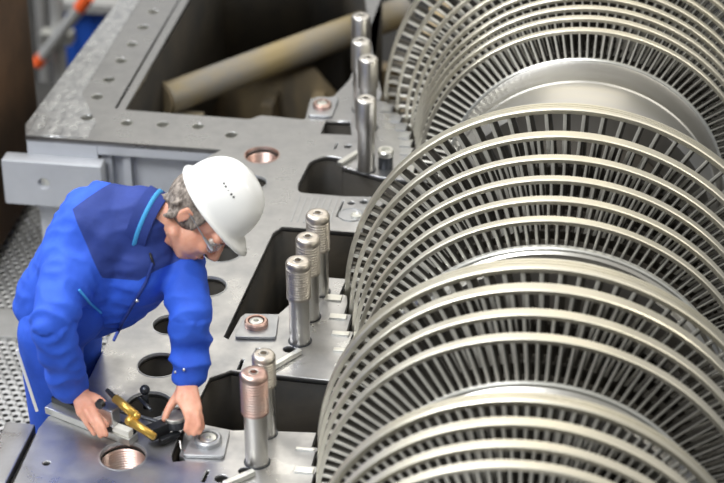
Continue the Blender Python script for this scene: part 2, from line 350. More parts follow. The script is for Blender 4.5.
# ---- studs
def stud(x, y, h, sleeve_len, label, group, r=.031, top='sleeve', topcol='sleeve', name='threaded_stud'):
    e_ = empty(name, (x, y, 0), label, 'stud', group)
    bm_ = bmesh.new(); lathe(bm_, [(.0005, r), (h - sleeve_len + .002, r)], 40, (x, y, 0)); obj('shank', bm_, M['stud'], e_, auto=30)
    rs = r * 1.20; z = h - sleeve_len; pr = [(z, r * .98), (z + .003, rs)]
    if topcol != 'smooth':
        z += .010
        while z < h - .022: pr += [(z, rs), (z + .0035, rs * .93), (z + .0070, rs)]; z += .0082
    pr += [(h - .009, rs), (h - .002, rs - .004), (h, rs - .008), (h, .012), (h - .001, .0105), (h - .015, .0095), (h - .015, 0)]
    bm_ = bmesh.new(); lathe(bm_, pr, 40, (x, y, 0)); sl_ = obj('threaded_sleeve', bm_, M['copper'] if topcol == 'copper' else M['sleeve'] if topcol == 'sleeve' else M['stud'], e_, auto=35)
    bm_ = bmesh.new(); lathe(bm_, [(h, .0135), (h + .002, .0125), (h + .0015, .009), (h - .002, .0085)], 24, (x, y, 0), closed=True); obj('centre_ring', bm_, M['stud'], sl_, auto=30)
    bm_ = bmesh.new(); lathe(bm_, [(.0004, r + .005), (.0015, r + .005), (.0015, r + .0005), (.0004, r + .0005)], 40, (x, y, 0), closed=True); obj('seat_ring', bm_, M['darkmetal'], e_)
G1 = 'tall steel studs standing on the joint face'
stud(-.738, -.893, .283, .125, 'stud with pinkish copper threads nearest the camera', G1, .030, topcol='copper')
stud(-.739, -.765, .255, .10, 'stud mostly hidden behind the copper-topped stud', G1, .026)
stud(-.732, -.315, .268, .122, 'nearest of the three threaded studs by the middle pocket', G1, .029)
stud(-.728, -.186, .270, .122, 'middle of the three threaded studs by the middle pocket', G1, .029)
stud(-.724, -.048, .268, .122, 'farthest of the three threaded studs by the middle pocket', G1, .029)
stud(-.704, .708, .262, .112, 'nearest smooth-capped stud of the back row', G1, .028, topcol='smooth')
for i, (px, py, lab) in enumerate(((368, 57, 'second smooth-capped stud of the back row'), (361, 40, 'third smooth-capped stud of the back row'), (361, 15, 'farthest smooth-capped stud of the back row'))):
    p = at(px, py, .262); stud(p.x, p.y, .262, .112, lab, G1, .028, topcol='smooth')
e_ = empty('socket_head_bolt', (-.644, .735, 0), 'short socket-head bolt beside the back row of studs', 'bolt')
bm = bmesh.new(); lathe(bm, [(.0005, .024), (.045, .024)], 32, (-.644, .735, 0)); obj('shank', bm, M['darkmetal'], e_, auto=30)
bm = bmesh.new(); lathe(bm, [(.0452, .026), (.062, .027), (.066, .024), (.066, .014), (.054, .013), (.054, 0)], 32, (-.644, .735, 0)); obj('head', bm, M['bright'], e_, auto=30)

# ================================================================ ROTOR
rotor = empty('turbine_rotor', (0, 0, 0), 'bladed steel steam turbine rotor with rows of shrouded blades lying in the casing', 'turbine rotor')
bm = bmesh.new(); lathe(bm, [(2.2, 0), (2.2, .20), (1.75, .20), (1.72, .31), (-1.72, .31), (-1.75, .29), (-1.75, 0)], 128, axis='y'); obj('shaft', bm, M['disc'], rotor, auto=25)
for g in ('A', 'B', 'Cc', 'D'):
    for i, (y, R_, w_, n_) in enumerate(STG[g]):
        r_ = RR[g]; bm = bmesh.new()
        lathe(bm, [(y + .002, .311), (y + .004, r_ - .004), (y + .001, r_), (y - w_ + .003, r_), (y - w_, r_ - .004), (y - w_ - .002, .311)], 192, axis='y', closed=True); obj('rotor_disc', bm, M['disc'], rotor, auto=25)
for pr in ([(.712, .312), (.716, .432), (.712, .436), (.70, .430), (.60, .424), (.595, .420), (.462, .408), (.456, .312)],
           [(-.480, .312), (-.482, .470), (-.505, .472), (-.511, .466), (-.513, .455), (-.525, .447), (-.55, .446), (-.56, .312)],
           [(-1.062, .312), (-1.064, .433), (-1.070, .428), (-1.08, .418), (-1.11, .412), (-1.12, .312)],
           [(-1.486, .312), (-1.488, .398), (-1.52, .39), (-1.7, .38), (-1.7, .312)]):
    bm = bmesh.new(); lathe(bm, pr, 256, axis='y', closed=True); obj('hub_drum', bm, M['rotor'], rotor, auto=25)
for (y, r, w_) in ((.724, .443, .012), (-.486, .481, .018), (-1.058, .441, .010)):
    bm = bmesh.new(); lathe(bm, [(y, r - .012), (y, r), (y - w_ * .3, r + .002), (y - w_ + .003, r + .001), (y - w_, r - .003), (y - w_, r - .012)], 256, axis='y', closed=True)
    obj('root_ring', bm, M['bright'], rotor, auto=25)
def shroud(y, R_, w_, g, first):
    t = .0125
    if first:
        k = w_ / 5
        pr = [(y, R_ - t), (y, R_ - .001), (y - .001, R_)]
        for q in range(1, 3):
            yy = y - q * w_ * .27; pr += [(yy + .0018, R_), (yy + .0012, R_ - .003), (yy - .0012, R_ - .003), (yy - .0018, R_)]
        pr += [(y - w_ * .90, R_), (y - w_, R_ - .003), (y - w_, R_ - t - .002)]
    else:
        pr = [(y, R_ - t), (y, R_ - .001), (y - .001, R_), (y - w_ * .88, R_), (y - w_, R_ - .002), (y - w_, R_ - t)]
    bm_ = bmesh.new(); lathe(bm_, pr, 288, axis='y', closed=True); obj('shroud_ring', bm_, M['shroud'], rotor, auto=22)
def blade_mesh(R0, R1, chord, stag, thick, yc, twist=.25):
    """crescent section, leading edge towards -y, radial direction +z"""
    n = 6; vs = []; secs = 3
    for s in range(secs):
        f = s / (secs - 1); r = R0 + (R1 - R0) * f; a = stag - twist * (f - .5); ca, sa = math.cos(a), math.sin(a); ring = []
        up, lo = [], []
        for i in range(n + 1):
            u = i / n; ax = (u - .5) * chord; camb = .24 * chord * (1 - (2 * u - 1) ** 2); th_ = thick * (math.sin(PI * min(1, u * 1.02 + .05)) ** .6 if u < .98 else .25) * (1 - .35 * f)
            up.append((camb + th_ * .5, ax)); lo.append((camb - th_ * .5, ax))
        for (t_, ax) in up + lo[::-1]:
            ring.append((t_ * ca + ax * sa, yc - t_ * sa + ax * ca, r))
        vs.append(ring)
    k = len(vs[0]); V = [v for ring in vs for v in ring]; F = []
    for s in range(secs - 1):
        for i in range(k):
            j = (i + 1) % k; F.append((s * k + i, s * k + j, (s + 1) * k + j, (s + 1) * k + i))
    return V, F
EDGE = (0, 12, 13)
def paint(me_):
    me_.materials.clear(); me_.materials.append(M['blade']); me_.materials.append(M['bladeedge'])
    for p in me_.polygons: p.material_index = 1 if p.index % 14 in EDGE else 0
cand = []; rest_v = []; rest_f = []; sets = []
for g in ('A', 'B', 'Cc', 'D'):
    S_ = STG[g]; rr = RR[g]
    for i, (y, R_, w_, n_) in enumerate(S_):
        front = i == len(S_) - 1
        first = i == 0
        shroud(y, R_, w_, g, first)
        chord = w_ * (1.08 if not first else .95); stag = .16 if front else (.50 if first else .30)
        thick = .0050 if front else (.0070 if first else .0054)
        V, F = blade_mesh(rr - .004, R_ - .011, chord, stag, thick, y - w_ * .52, .15 if front else .3)
        for k in range(n_):
            th_ = 2 * PI * (k + .5) / n_
            sets.append((V, F, th_))
            if front:
                def P_(r): return (r * math.sin(th_), y - w_, r * math.cos(th_))
                a, b = proj(P_(rr)), proj(P_(R_))
                if -10 < (a[0] + b[0]) / 2 < 724 and -5 < (a[1] + b[1]) / 2 < 488 and math.cos(th_) > .02:
                    ln = math.hypot(a[0] - b[0], a[1] - b[1])
                    if g == 'B' and math.cos(th_) < .45: ln *= .6
                    cand.append((ln, len(sets) - 1))
cand.sort(reverse=True); chosen = {c_[1] for c_ in cand[:99]}
proto_mesh = {}
for i, (V, F, th_) in enumerate(sets):
    ct, st = math.cos(th_), math.sin(th_)
    if i in chosen:
        key_ = id(V)
        if key_ not in proto_mesh:
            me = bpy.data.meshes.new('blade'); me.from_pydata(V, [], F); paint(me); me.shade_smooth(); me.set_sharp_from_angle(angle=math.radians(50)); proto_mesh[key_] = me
        o = bpy.data.objects.new('blade', proto_mesh[key_]); C.objects.link(o); o.parent = rotor; o.rotation_euler = (0, th_, 0)
    else:
        b0 = len(rest_v)
        rest_v += [(x * ct + z * st, y, -x * st + z * ct) for x, y, z in V]
        rest_f += [tuple(b0 + q for q in f_) for f_ in F]
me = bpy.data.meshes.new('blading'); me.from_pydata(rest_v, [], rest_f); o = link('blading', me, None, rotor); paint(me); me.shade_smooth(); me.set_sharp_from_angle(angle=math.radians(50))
tag(o, 'remaining shrouded rotor blades', kind='stuff')

# ================================================================ PIPE IN THE PIT
pe = empty('drain_pipe', tuple(aty(270, 55, 1.75)), 'ochre-stained grey pipe lying across the dark back pit', 'pipe')
pa = at(166, 99, -.20); pb = at(404, 11, -.20)
bm = bmesh.new(); a, b, d = frame_of(pb - pa); tube(bm, pa, pb, .060, n=40, caps=False)
tube(bm, pb, pb + d * .001, .060, .060, 40)
obj('tube', bm, M['pipe'], pe, auto=30)
bm = bmesh.new(); tube(bm, pa + d * .004, pa - d * .012, .0575, .0575, 40); obj('end_cap', bm, M['pitwall'], pe, auto=30)
bm = bmesh.new(); tube(bm, pa + d * .01, pa - d * .006, .065, .065, 40, caps=False); tube(bm, pa + d * .01, pa - d * .006, .0595, .0595, 40, caps=False); obj('end_rim', bm, M['pipe'], pe, auto=30)
bm = bmesh.new(); box(bm, pa.x - .09, pa.x + .13, pa.y - .09, pa.y + .05, pa.z - .095, pa.z - .068, .004); box(bm, pa.x - .100, pa.x - .085, pa.y - .09, pa.y + .12, pa.z - .095, pa.z + .03, .004)
tag(obj('pipe_bracket', bm, M['pipe']), 'ochre steel bracket under the capped end of the pipe', 'bracket')

# ================================================================ DECK, BACKGROUND
dz = -.60
dk = empty('grating_walkway', (-2.0, 0, dz), 'perforated grey metal walkway at the left behind the technician', 'walkway')
bm = bmesh.new(); box(bm, -2.95, -1.90, -1.75, 2.4, dz - .05, dz - .03); box(bm, -1.899, -1.2, -1.75, .88, dz - .05, dz - .03); obj('under_tray', bm, M['floor'], dk)
bm = bmesh.new(); nx, ny = 46, 104; x0, y0 = -2.75, -1.2; s_ = .034
# expanded metal: diamond strands
for j in range(ny):
    for i in range(nx):
        cx = x0 + (i + (.5 if j % 2 else 0)) * s_; cy = y0 + j * s_ * .82
        if cx > -1.90 and cy > .84: continue
        pts = []
        for rr_ in (1.0, .50):
            for k in range(6):
                an = PI / 2 + k * PI / 3; pts.append(bm.verts.new((cx + math.cos(an) * s_ * .56 * rr_, cy + math.sin(an) * s_ * .56 * rr_, dz if rr_ == 1.0 else dz - .006)))
        for k in range(6):
            j2 = (k + 1) % 6; bm.faces.new((pts[k], pts[j2], pts[6 + j2], pts[6 + k]))
obj('grating', bm, M['grate'], dk)
bm = bmesh.new(); box(bm, -2.3, -1.72, .45, .62, dz - .02, dz + .008, .003); obj('cross_frame', bm, M['grate'], dk)
bm = bmesh.new(); box(bm, -1.66, -1.60, -1.5, -.1, dz - .03, dz + .02, .004); obj('edge_frame', bm, M['grate'], dk)

bm = bmesh.new(); box(bm, -4.2, -2.06, .6, 1.50, -.565, 1.6, .03)
tag(obj('rusty_casing', bm, M['brown']), 'large dark brown rusty steel block at the left edge behind the walkway', 'machine part')
def pole(name, p0, p1, r, label, group=None, tips=None):
    e2 = empty(name, tuple(p0), label, 'pole', group); b_ = bmesh.new(); tube(b_, p0, p1, r, n=24); tb_ = obj('tube', b_, M['pole'], e2, auto=30)
    if tips:
        d_ = (p1 - p0).normalized()
        for s1, s2 in ((p0 - d_ * .002, p0 + d_ * tips[0]), (p1 - d_ * tips[1], p1 + d_ * .002)):
            b_ = bmesh.new(); tube(b_, s1, s2, r * 1.06, n=24); tag(obj('tip', b_, M['orange'], tb_, auto=30), 'orange painted tip')
    return e2
Y1 = 3.9
pole('scaffold_pole', aty(37, 64, Y1 - .08), aty(89, -4, Y1 - .08), .030, 'grey scaffold pole with orange tips slanting at the top left', 'scaffold poles', (.055, .09))
upr = pole('scaffold_pole', aty(66, 190, Y1), aty(55, -20, Y1), .034, 'upright grey scaffold pole behind the casing corner', 'scaffold poles')
pole('scaffold_pole', aty(52, 190, Y1 + .3), aty(38, -20, Y1 + .3), .024, 'thin upright grey scaffold pole next to the brown block', 'scaffold poles')
cpl = (aty(60, 36, Y1 - .04)); bm = bmesh.new(); a, b, d = frame_of(aty(89, -4, Y1) - aty(37, 64, Y1)); tube(bm, cpl - d * .045, cpl + d * .045, .048, n=20); box(bm, cpl.x - .09, cpl.x + .07, cpl.y - .05, cpl.y + .03, cpl.z - .03, cpl.z + .03, .006)
obj('clamp', bm, M['bright'], upr)
p0 = aty(68, 75, 4.5); p1 = aty(116, 12, 4.5)
e2 = empty('blue_crate', (p0.x, 4.5, p0.z), 'blue crate with grey lid behind the casing at the top left', 'crate')
bm = bmesh.new(); box(bm, p0.x, p1.x, 4.5, 5.0, p0.z - .3, p1.z, .01); obj('shell', bm, M['tarp'], e2)
bm = bmesh.new(); box(bm, p0.x - .02, p1.x + .02, 4.45, 5.05, p1.z + .002, p1.z + .06, .01); obj('lid', bm, M['pole'], e2)
bm = bmesh.new(); 
for k in range(4): box(bm, p0.x + .05 + k * .09, p0.x + .065 + k * .09, 4.488, 4.5, p0.z - .2, p1.z - .02)
obj('shell_ridges', bm, M['tarp'], e2)
e2 = empty('steel_rack', (-2.6, 5.8, -1.6), 'grey steel rack standing on the hall floor at the back left', 'rack')
for px in (24, 33, 44):
    bm = bmesh.new(); q0 = aty(px, 5, 5.8); box(bm, q0.x - .02, q0.x + .02, 5.78, 5.82, -1.649, q0.z + 1.0); obj('post', bm, M['pole'], e2)
q0 = aty(20, 120, 5.8); q1 = aty(60, 70, 5.8)
for zz in (q0.z, q1.z, q1.z + .4):
    bm = bmesh.new(); box(bm, q0.x - .1, q1.x + .35, 5.6, 6.0, zz, zz + .04); obj('shelf', bm, M['pole'], e2)

# ================================================================ MEASURING TOOL ON THE JOINT FACE
def obox(bm_, c, ax, lx, ly, z0, z1, bev=0.0):
    """box with its long side along the horizontal direction ax"""
    n0 = len(bm_.verts); b2 = bmesh.new(); box(b2, -lx / 2, lx / 2, -ly / 2, ly / 2, z0, z1, bev)
    ang = math.atan2(ax.y, ax.x); bmesh.ops.transform(b2, matrix=Matrix.Translation((c.x, c.y, 0)) @ Matrix.Rotation(ang, 4, 'Z'), verts=b2.verts)
    me_ = bpy.data.meshes.new('t'); b2.to_mesh(me_); b2.free(); bm_.from_mesh(me_); bpy.data.meshes.remove(me_)
r0_, r1_ = at(50, 410, .0), at(134, 443, .0); ax_ = (r1_ - r0_); rl = ax_.length; ax_.normalize(); rc = (r0_ + r1_) / 2; side = Vector((-ax_.y, ax_.x, 0))
rail = empty('straightedge', (rc.x, rc.y, 0), 'long ground steel straightedge lying under the technician\'s flat hand', 'straightedge')
bm = bmesh.new(); obox(bm, rc, ax_, rl, .040, .0005, .022, .002); obj('bar', bm, M['bright'], rail)
bm = bmesh.new(); obox(bm, rc + side * .012, ax_, rl * .98, .012, .0225, .040, .0015); obj('fence', bm, M['darkmetal'], rail)
wb = at(126, 434, .012)
bm = bmesh.new(); obox(bm, wb - side * .012, ax_, .055, .020, .0225, .042, .002)
obj('end_block', bm, M['white'], rail)
gp = at(110, 421, .045)
tool = empty('dial_gauge', (gp.x, gp.y, 0), 'measuring gauge with gold handles and round dark dial held by the technician', 'gauge')
bm = bmesh.new(); obox(bm, gp, ax_, .046, .034, .0405, .092, .003); obj('magnet_block', bm, M['plate'], tool)
fn = -side; a0_ = gp + fn * .0175 + Vector((0, 0, .066))
bm = bmesh.new(); tube(bm, a0_ - ax_ * .008, a0_ - ax_ * .008 + fn * .014, .013, .012, 20); obj('lock_knob', bm, M['black'], tool, auto=30)
bm = bmesh.new(); tube(bm, at(115, 398, .115), at(136, 416, .095), .0115, .0125, 20); bmesh.ops.create_uvsphere(bm, u_segments=16, v_segments=10, radius=.0125, matrix=Matrix.Translation(at(136, 416, .095))); hd_ = obj('handle', bm, M['gold'], tool, smooth=True)
bm = bmesh.new(); tube(bm, at(107, 390, .120), at(115, 398, .115), .006, .008, 16); obj('handle_tip', bm, M['black'], hd_, auto=30)
bm = bmesh.new(); tube(bm, at(130, 421, .085), at(155, 437, .066), .0135, .0095, 20); bmesh.ops.create_uvsphere(bm, u_segments=16, v_segments=10, radius=.0145, matrix=Matrix.Translation(at(130, 421, .085))); obj('handle', bm, M['gold'], tool, smooth=True)
dc = at(176, 432, .0)
bm = bmesh.new(); lathe(bm, [(.022, .020), (.026, .033), (.052, .034), (.056, .031), (.056, .029), (.054, .027), (.054, 0)], 40, (dc.x, dc.y, 0)); db_ = obj('dial_body', bm, M['darkmetal'], tool, auto=30)
bm = bmesh.new(); lathe(bm, [(.050, .0345), (.058, .0345), (.060, .033), (.060, .029), (.0565, .028), (.0565, .0345)], 40, (dc.x, dc.y, 0), closed=True); obj('dial_bezel', bm, M['bright'], db_, auto=30)
bm = bmesh.new(); lathe(bm, [(.0545, .0265), (.0555, .0265), (.0555, 0)], 32, (dc.x, dc.y, 0)); obj('dial_glass', bm, M['plate2'], db_)
q_ = at(158, 430, .03); dd = (dc - q_); dd.z = 0; dl = dd.length; dd.normalize()
bm = bmesh.new(); obox(bm, q_, dd, .060, .030, .012, .050, .004); obj('arm_block', bm, M['black'], tool)
bm = bmesh.new(); bx_ = at(170, 441, .0); obox(bm, bx_, dd, .060, .018, .004, .020, .003); obj('foot', bm, M['black'], tool)
bm = bmesh.new(); tube(bm, at(180, 441, .012), at(181, 449, .004), .003, .002, 12); obj('probe', bm, M['bright'], tool)
kn = at(146, 405, .0)
bm = bmesh.new(); tube(bm, at(139, 398, .02), at(151, 410, .03), .005, n=12); tube(bm, (kn.x, kn.y, -.01), (kn.x, kn.y, .05), .008, n=16); bmesh.ops.create_uvsphere(bm, u_segments=16, v_segments=10, radius=.014, matrix=Matrix.Translation((kn.x, kn.y, .05))); obj('clamp_screw', bm, M['darkmetal'], tool, smooth=True)
bm = bmesh.new(); tube(bm, at(117, 410, .07), at(165, 424, .04), .006, n=12); obj('rod', bm, M['darkmetal'], tool)

# ================================================================ TECHNICIAN
person = empty('person', (-1.40, -.60, dz + .001), 'technician in blue work clothes and white hard hat leaning over the casing', 'person')
def cap(bm_, p0, p1, r0, r1, n=20, sq=None):
    """capsule with tapering radius; sq=(direction, factor) squashes the section"""
    p0 = Vector(p0); p1 = Vector(p1); d = p1 - p0; ln = d.length
    if ln < 1e-6: d = Vector((0, 0, 1))
    a_, b_, d_ = frame_of(d)
    if sq: 
        b_ = (Vector(sq[0]) - d_ * Vector(sq[0]).dot(d_)).normalized(); a_ = b_.cross(d_).normalized()
    fa = 1.0; fb = sq[1] if sq else 1.0
    rings = []; K = 6
    prof_ = [(-math.cos(PI / 2 * k / K) * r0, math.sin(PI / 2 * k / K) * r0) for k in range(1, K + 1)] + [(ln + math.sin(PI / 2 * k / K) * r1, math.cos(PI / 2 * k / K) * r1) for k in range(0, K)]
    for (h, r) in prof_:
        rings.append([bm_.verts.new(p0 + d_ * h + a_ * (r * fa * math.cos(2 * PI * i / n)) + b_ * (r * fb * math.sin(2 * PI * i / n))) for i in range(n)])
    s0 = bm_.verts.new(p0 - d_ * r0); s1 = bm_.verts.new(p0 + d_ * (ln + r1))
    for A, B in zip(rings[:-1], rings[1:]):
        for i in range(n): j = (i + 1) % n; bm_.faces.new((A[i], A[j], B[j], B[i]))
    for i in range(n):
        j = (i + 1) % n; bm_.faces.new((s0, rings[0][j], rings[0][i])); bm_.faces.new((s1, rings[-1][i], rings[-1][j]))
def ell(bm_, c, ax, rx, ry, rz, n=20):
    """ellipsoid with axes ax[0..2]"""
    mt = Matrix((ax[0] * rx, ax[1] * ry, ax[2] * rz)).transposed().to_4x4(); mt.translation = c
    bmesh.ops.create_uvsphere(bm_, u_segments=n, v_segments=n // 2 + 2, radius=1, matrix=mt)
def remesh(name, bm_, voxel, smooth, m_, parent, wr=0.0, wscale=9.0, post=None):
    me_ = bpy.data.meshes.new(name); bmesh.ops.recalc_face_normals(bm_, faces=bm_.faces); bm_.to_mesh(me_); bm_.free()
    t = bpy.data.objects.new('t', me_); C.objects.link(t)
    r_ = t.modifiers.new('r', 'REMESH'); r_.mode = 'VOXEL'; r_.voxel_size = voxel; r_.use_smooth_shade = True
    s2 = t.modifiers.new('s', 'SMOOTH'); s2.factor = .5; s2.iterations = smooth
    dg = bpy.context.evaluated_depsgraph_get(); me2 = bpy.data.meshes.new_from_object(t.evaluated_get(dg)); bpy.data.objects.remove(t); me2.name = name
    if post: post(me2)
    return link(name, me2, m_, parent, smooth=True)
X3 = (Vector((1, 0, 0)), Vector((0, 1, 0)), Vector((0, 0, 1)))
# joints
pelv = at(58, 318, .22); neck = at(150, 222, .50); HO = at(201, 215, .525)
rsh = at(84, 252, .42); relb = at(53, 320, .33); rwr = at(79, 393, .078)
lsh = at(176, 226, .43); lelb = at(190, 316, .29); lwr = at(187, 382, .112)
F = Vector((.62, -.22, -.75)).normalized(); U = Vector((.76, .10, .60)); U = (U - F * U.dot(F)).normalized(); Lf = U.cross(F).normalized()
def h(f, u, l=0): return HO + F * f + U * u + Lf * l
HX = (F, Lf, U); emid = at(189.5, 345, .20)
hipR = pelv + Vector((-.015, -.03, -.03)); hipL = pelv + Vector((.0, .13, -.02))
footR = Vector((-1.42, -.58, dz + .05)); footL = Vector((-1.46, -.30, dz + .05)); kneeR = Vector((-1.372, -.615, -.18)); kneeL = Vector((-1.385, -.38, -.18))
# ---- body (one continuous surface)
bm = bmesh.new()
ch_ = at(112, 236, .44); cap(bm, pelv, ch_, .085, .085); cap(bm, ch_, neck, .08, .055)
cap(bm, rsh, relb, .048, .038); cap(bm, relb, rwr, .040, .027, sq=(Lf, .9)); cap(bm, lsh, lelb, .048, .038); cap(bm, lelb, emid, .036, .033); cap(bm, emid, lwr, .033, .026)
cap(bm, ch_, rsh, .06, .045); cap(bm, ch_, lsh, .06, .045)
for a_, b_, c_ in ((hipR, kneeR, footR), (hipL, kneeL, footL)):
    cap(bm, pelv, a_, .09, .075); cap(bm, a_, b_, .072, .052); cap(bm, b_, c_, .050, .036)
cap(bm, neck, h(-.035, -.060), .060, .054); cap(bm, neck + Vector((.01, -.02, -.03)), h(.0, -.085), .045, .035)
ell(bm, h(-.012, .035), HX, .098, .077, .088); ell(bm, h(.035, -.045), HX, .056, .062, .066); cap(bm, h(.030, -.088), h(.062, -.104), .036, .024); cap(bm, h(-.005, -.07, -.048), h(.05, -.10, -.022), .018, .016); cap(bm, h(-.005, -.07, .048), h(.05, -.10, .022), .018, .016)
cap(bm, h(.088, .012), h(.112, -.040), .0085, .0125); ell(bm, h(.103, -.045, -.010), HX, .011, .008, .008); ell(bm, h(.103, -.045, .010), HX, .011, .008, .008)
cap(bm, h(.074, .018, -.045), h(.084, .018, .045), .015, .015)                       # brow
ell(bm, h(.066, -.032, -.036), HX, .024, .022, .020); ell(bm, h(.066, -.032, .036), HX, .024, .022, .020)  # cheeks
cap(bm, h(.080, -.067, -.020), h(.080, -.067, .020), .0105, .0105); cap(bm, h(.079, -.080, -.014), h(.079, -.080, .014), .010, .010)
for s_ in (-1, 1):
    ell(bm, h(-.030, -.004, .077 * s_), HX, .017, .006, .027); cap(bm, h(-.040, -.010, .080 * s_), h(-.036, .014, .083 * s_), .005, .0065); cap(bm, h(-.036, .014, .083 * s_), h(-.020, .016, .081 * s_), .0065, .005); cap(bm, h(-.024, -.026, .075 * s_), h(-.040, -.010, .080 * s_), .006, .005)
def finger(bm_, pts, r0, r1):
    for k in range(len(pts) - 1):
        ra = r0 + (r1 - r0) * k / (len(pts) - 1); rb = r0 + (r1 - r0) * (k + 1) / (len(pts) - 1); cap(bm_, pts[k], pts[k + 1], ra, rb, 14)
# right hand, lying flat over the straightedge
K = [at(97, 404, .074), at(92, 408, .078), at(86.5, 411, .075), at(80.5, 412.5, .066)]
for i, k_ in enumerate(K): cap(bm, rwr + (at(84, 396, .07) - rwr) * (.5 - i * .28), k_, .021 - .001 * i, .0125, 14)
finger(bm, [K[0], at(102, 413, .066), at(105.5, 419.5, .056), at(107, 425.5, .045)], .0105, .0078)
finger(bm, [K[1], at(98.5, 419, .066), at(103, 427, .052), at(106, 434.5, .036)], .0108, .0080)
finger(bm, [K[2], at(92.5, 421.5, .062), at(97, 429, .046), at(100.5, 436, .030)], .0104, .0076)
finger(bm, [K[3], at(86, 422, .050), at(90.5, 428.5, .036), at(94.5, 434, .024)], .0092, .0068)
finger(bm, [at(84, 396, .076), at(92, 396.5, .080), at(98, 398.5, .082), at(103.5, 402.5, .080)], .0150, .0090)
# left hand, closed over the dial
K = [at(179, 400, .100), at(186, 401, .104), at(192.5, 404, .100), at(198, 409, .090)]
for i, k_ in enumerate(K): cap(bm, lwr + Vector((.004 * (i - 1.5), 0, 0)), k_, .021, .0125, 14)
finger(bm, [K[0], at(184.5, 409, .095), at(188, 420, .074), at(186, 430, .052)], .0102, .0078)
finger(bm, [K[1], at(191.5, 412, .092), at(194, 424, .066), at(189, 433, .042)], .0104, .0080)
finger(bm, [K[2], at(197, 415, .086), at(199, 426, .064), at(194, 434, .044)], .0100, .0076)
finger(bm, [K[3], at(201, 418, .074), at(202.5, 427, .050), at(199, 433, .046)], .0090, .0070)
finger(bm, [at(180, 393, .095), at(173, 402, .088), at(168, 410, .074), at(164.5, 419, .056)], .0145, .0086)
body = remesh('body', bm, .0042, 3, M['skin'], person)
# lips, eyes
bm = bmesh.new(); cap(bm, h(.0840, -.0715, -.026), h(.0935, -.070, .0), .0032, .0050, 12); cap(bm, h(.0935, -.070, .0), h(.0840, -.0715, .026), .0050, .0032, 12); obj('lips', bm, M['lip'], person, smooth=True)
for s_ in (-1, 1):
    bm = bmesh.new(); ell(bm, h(.072, -.004, .032 * s_), HX, .013, .013, .013); eo = obj('eye', bm, M['eye'], person, smooth=True)
# ---- trousers
bm = bmesh.new()
cap(bm, pelv + (neck - pelv) * .12, pelv, .110, .105)
for a_, b_, c_ in ((hipR, kneeR, footR), (hipL, kneeL, footL)):
    cap(bm, a_, a_ + (b_ - a_) * .5, .090, .080); cap(bm, a_ + (b_ - a_) * .5, b_, .080, .070); cap(bm, b_, c_ + Vector((0, 0, .03)), .070, .062)
remesh('trousers', bm, .007, 4, M['blue'], person)
for c_ in (footR, footL):
    bm = bmesh.new(); cap(bm, c_ + Vector((-.04, .03, -.008)), c_ + Vector((.13, -.10, -.015)), .040, .034, sq=((0, 0, 1), .95)); remesh('shoe', bm, .006, 3, M['black'], person)
# ---- jacket
def wrinkle(me_):
    segs = [(rsh, relb), (relb, rwr), (lsh, lelb), (lelb, lwr)]
    A_ = (neck - pelv).normalized()
    me_.materials.clear()
    NN = [v.normal.copy() for v in me_.vertices]
    for v, n_ in zip(me_.vertices, NN):
        p = v.co.copy()
        a1 = noise.noise(p * 7.0 + Vector((3, 1, 7)));
        q1 = Vector((p.x * 6, p.y * 6, p.z * 22)); a2 = 1 - abs(noise.noise(q1)) * 2.2
        best = min(segs, key=lambda s_: ((p - s_[0]) - (s_[1] - s_[0]) * max(0, min(1, (p - s_[0]).dot(s_[1] - s_[0]) / (s_[1] - s_[0]).length_squared))).length)
        d_ = (best[1] - best[0]).normalized(); t_ = (p - best[0]).dot(d_); dist = ((p - best[0]) - d_ * t_).length
        arm = max(0.0, 1 - max(0, dist - .08) / .05)
        fold = 1 - abs(noise.noise(Vector((t_ * 17, p.y * 11 + p.z * 6, p.x * 12)))) * 2.4
        v.co = p + n_ * (.007 * a1 + .0070 * (a2 - .4) * (1 - arm) + .0090 * (fold - .45) * arm)
bm = bmesh.new()
cap(bm, at(54, 303, .25), at(82, 268, .36), .108, .125)
cap(bm, at(80, 266, .37), at(103, 232, .45), .120, .135)
cap(bm, at(103, 231, .45), at(140, 224, .48), .130, .105)
cap(bm, at(70, 300, .24), at(110, 290, .25), .125, .110)
cap(bm, at(112, 286, .28), at(140, 262, .38), .120, .105)
cap(bm, at(108, 300, .22), at(140, 284, .30), .085, .075)
cap(bm, at(140, 284, .30), at(162, 268, .36), .075, .060)
cap(bm, at(140, 238, .44), lsh, .105, .075)
cap(bm, at(100, 245, .42), rsh, .105, .080)
cap(bm, rsh, at(70, 280, .38), .078, .078); cap(bm, at(70, 280, .38), relb, .078, .062); cap(bm, relb, at(59, 350, .235), .062, .056); cap(bm, at(59, 350, .235), at(70, 383, .110), .056, .047)
cap(bm, lsh, lelb, .070, .056); cap(bm, lelb, at(189.5, 345, .20), .056, .058); cap(bm, at(189.5, 345, .20), at(189, 371, .140), .058, .050)
jk = remesh('jacket', bm, .0065, 5, None, person, post=wrinkle)
me = jk.data; me.materials.append(M['blue']); me.materials.append(M['navy'])
A_ = (neck - pelv).normalized(); armR = (relb - rsh).normalized(); armL = (lelb - lsh).normalized()
chest_n = Vector((.45, -.65, -.6)).normalized()
PL1 = at(80, 210, .50); N1 = (at(115, 183, .54) - PL1).cross(chest_n); N1 = N1 if N1.x > 0 else -N1
PL2 = at(90, 276, .36); N2 = (at(165, 286, .38) - PL2).cross(chest_n); N2 = N2 if N2.z > 0 else -N2
def seg_d(p, a, b):
    d = b - a; t = max(0, min(1, (p - a).dot(d) / d.length_squared)); return ((p - a) - d * t).length
PS = at(80, 210, .48); NB = Vector((.66, -.31, -.69)); NS = Vector((-.88, -.34, -.33)); NL = Vector((.0, .50, .86)); PLL = at(90, 276, .36)
LS = at(172, 268, .36); NLS = Vector((.55, -.45, -.70))
b_ = bmesh.new(); b_.from_mesh(me)
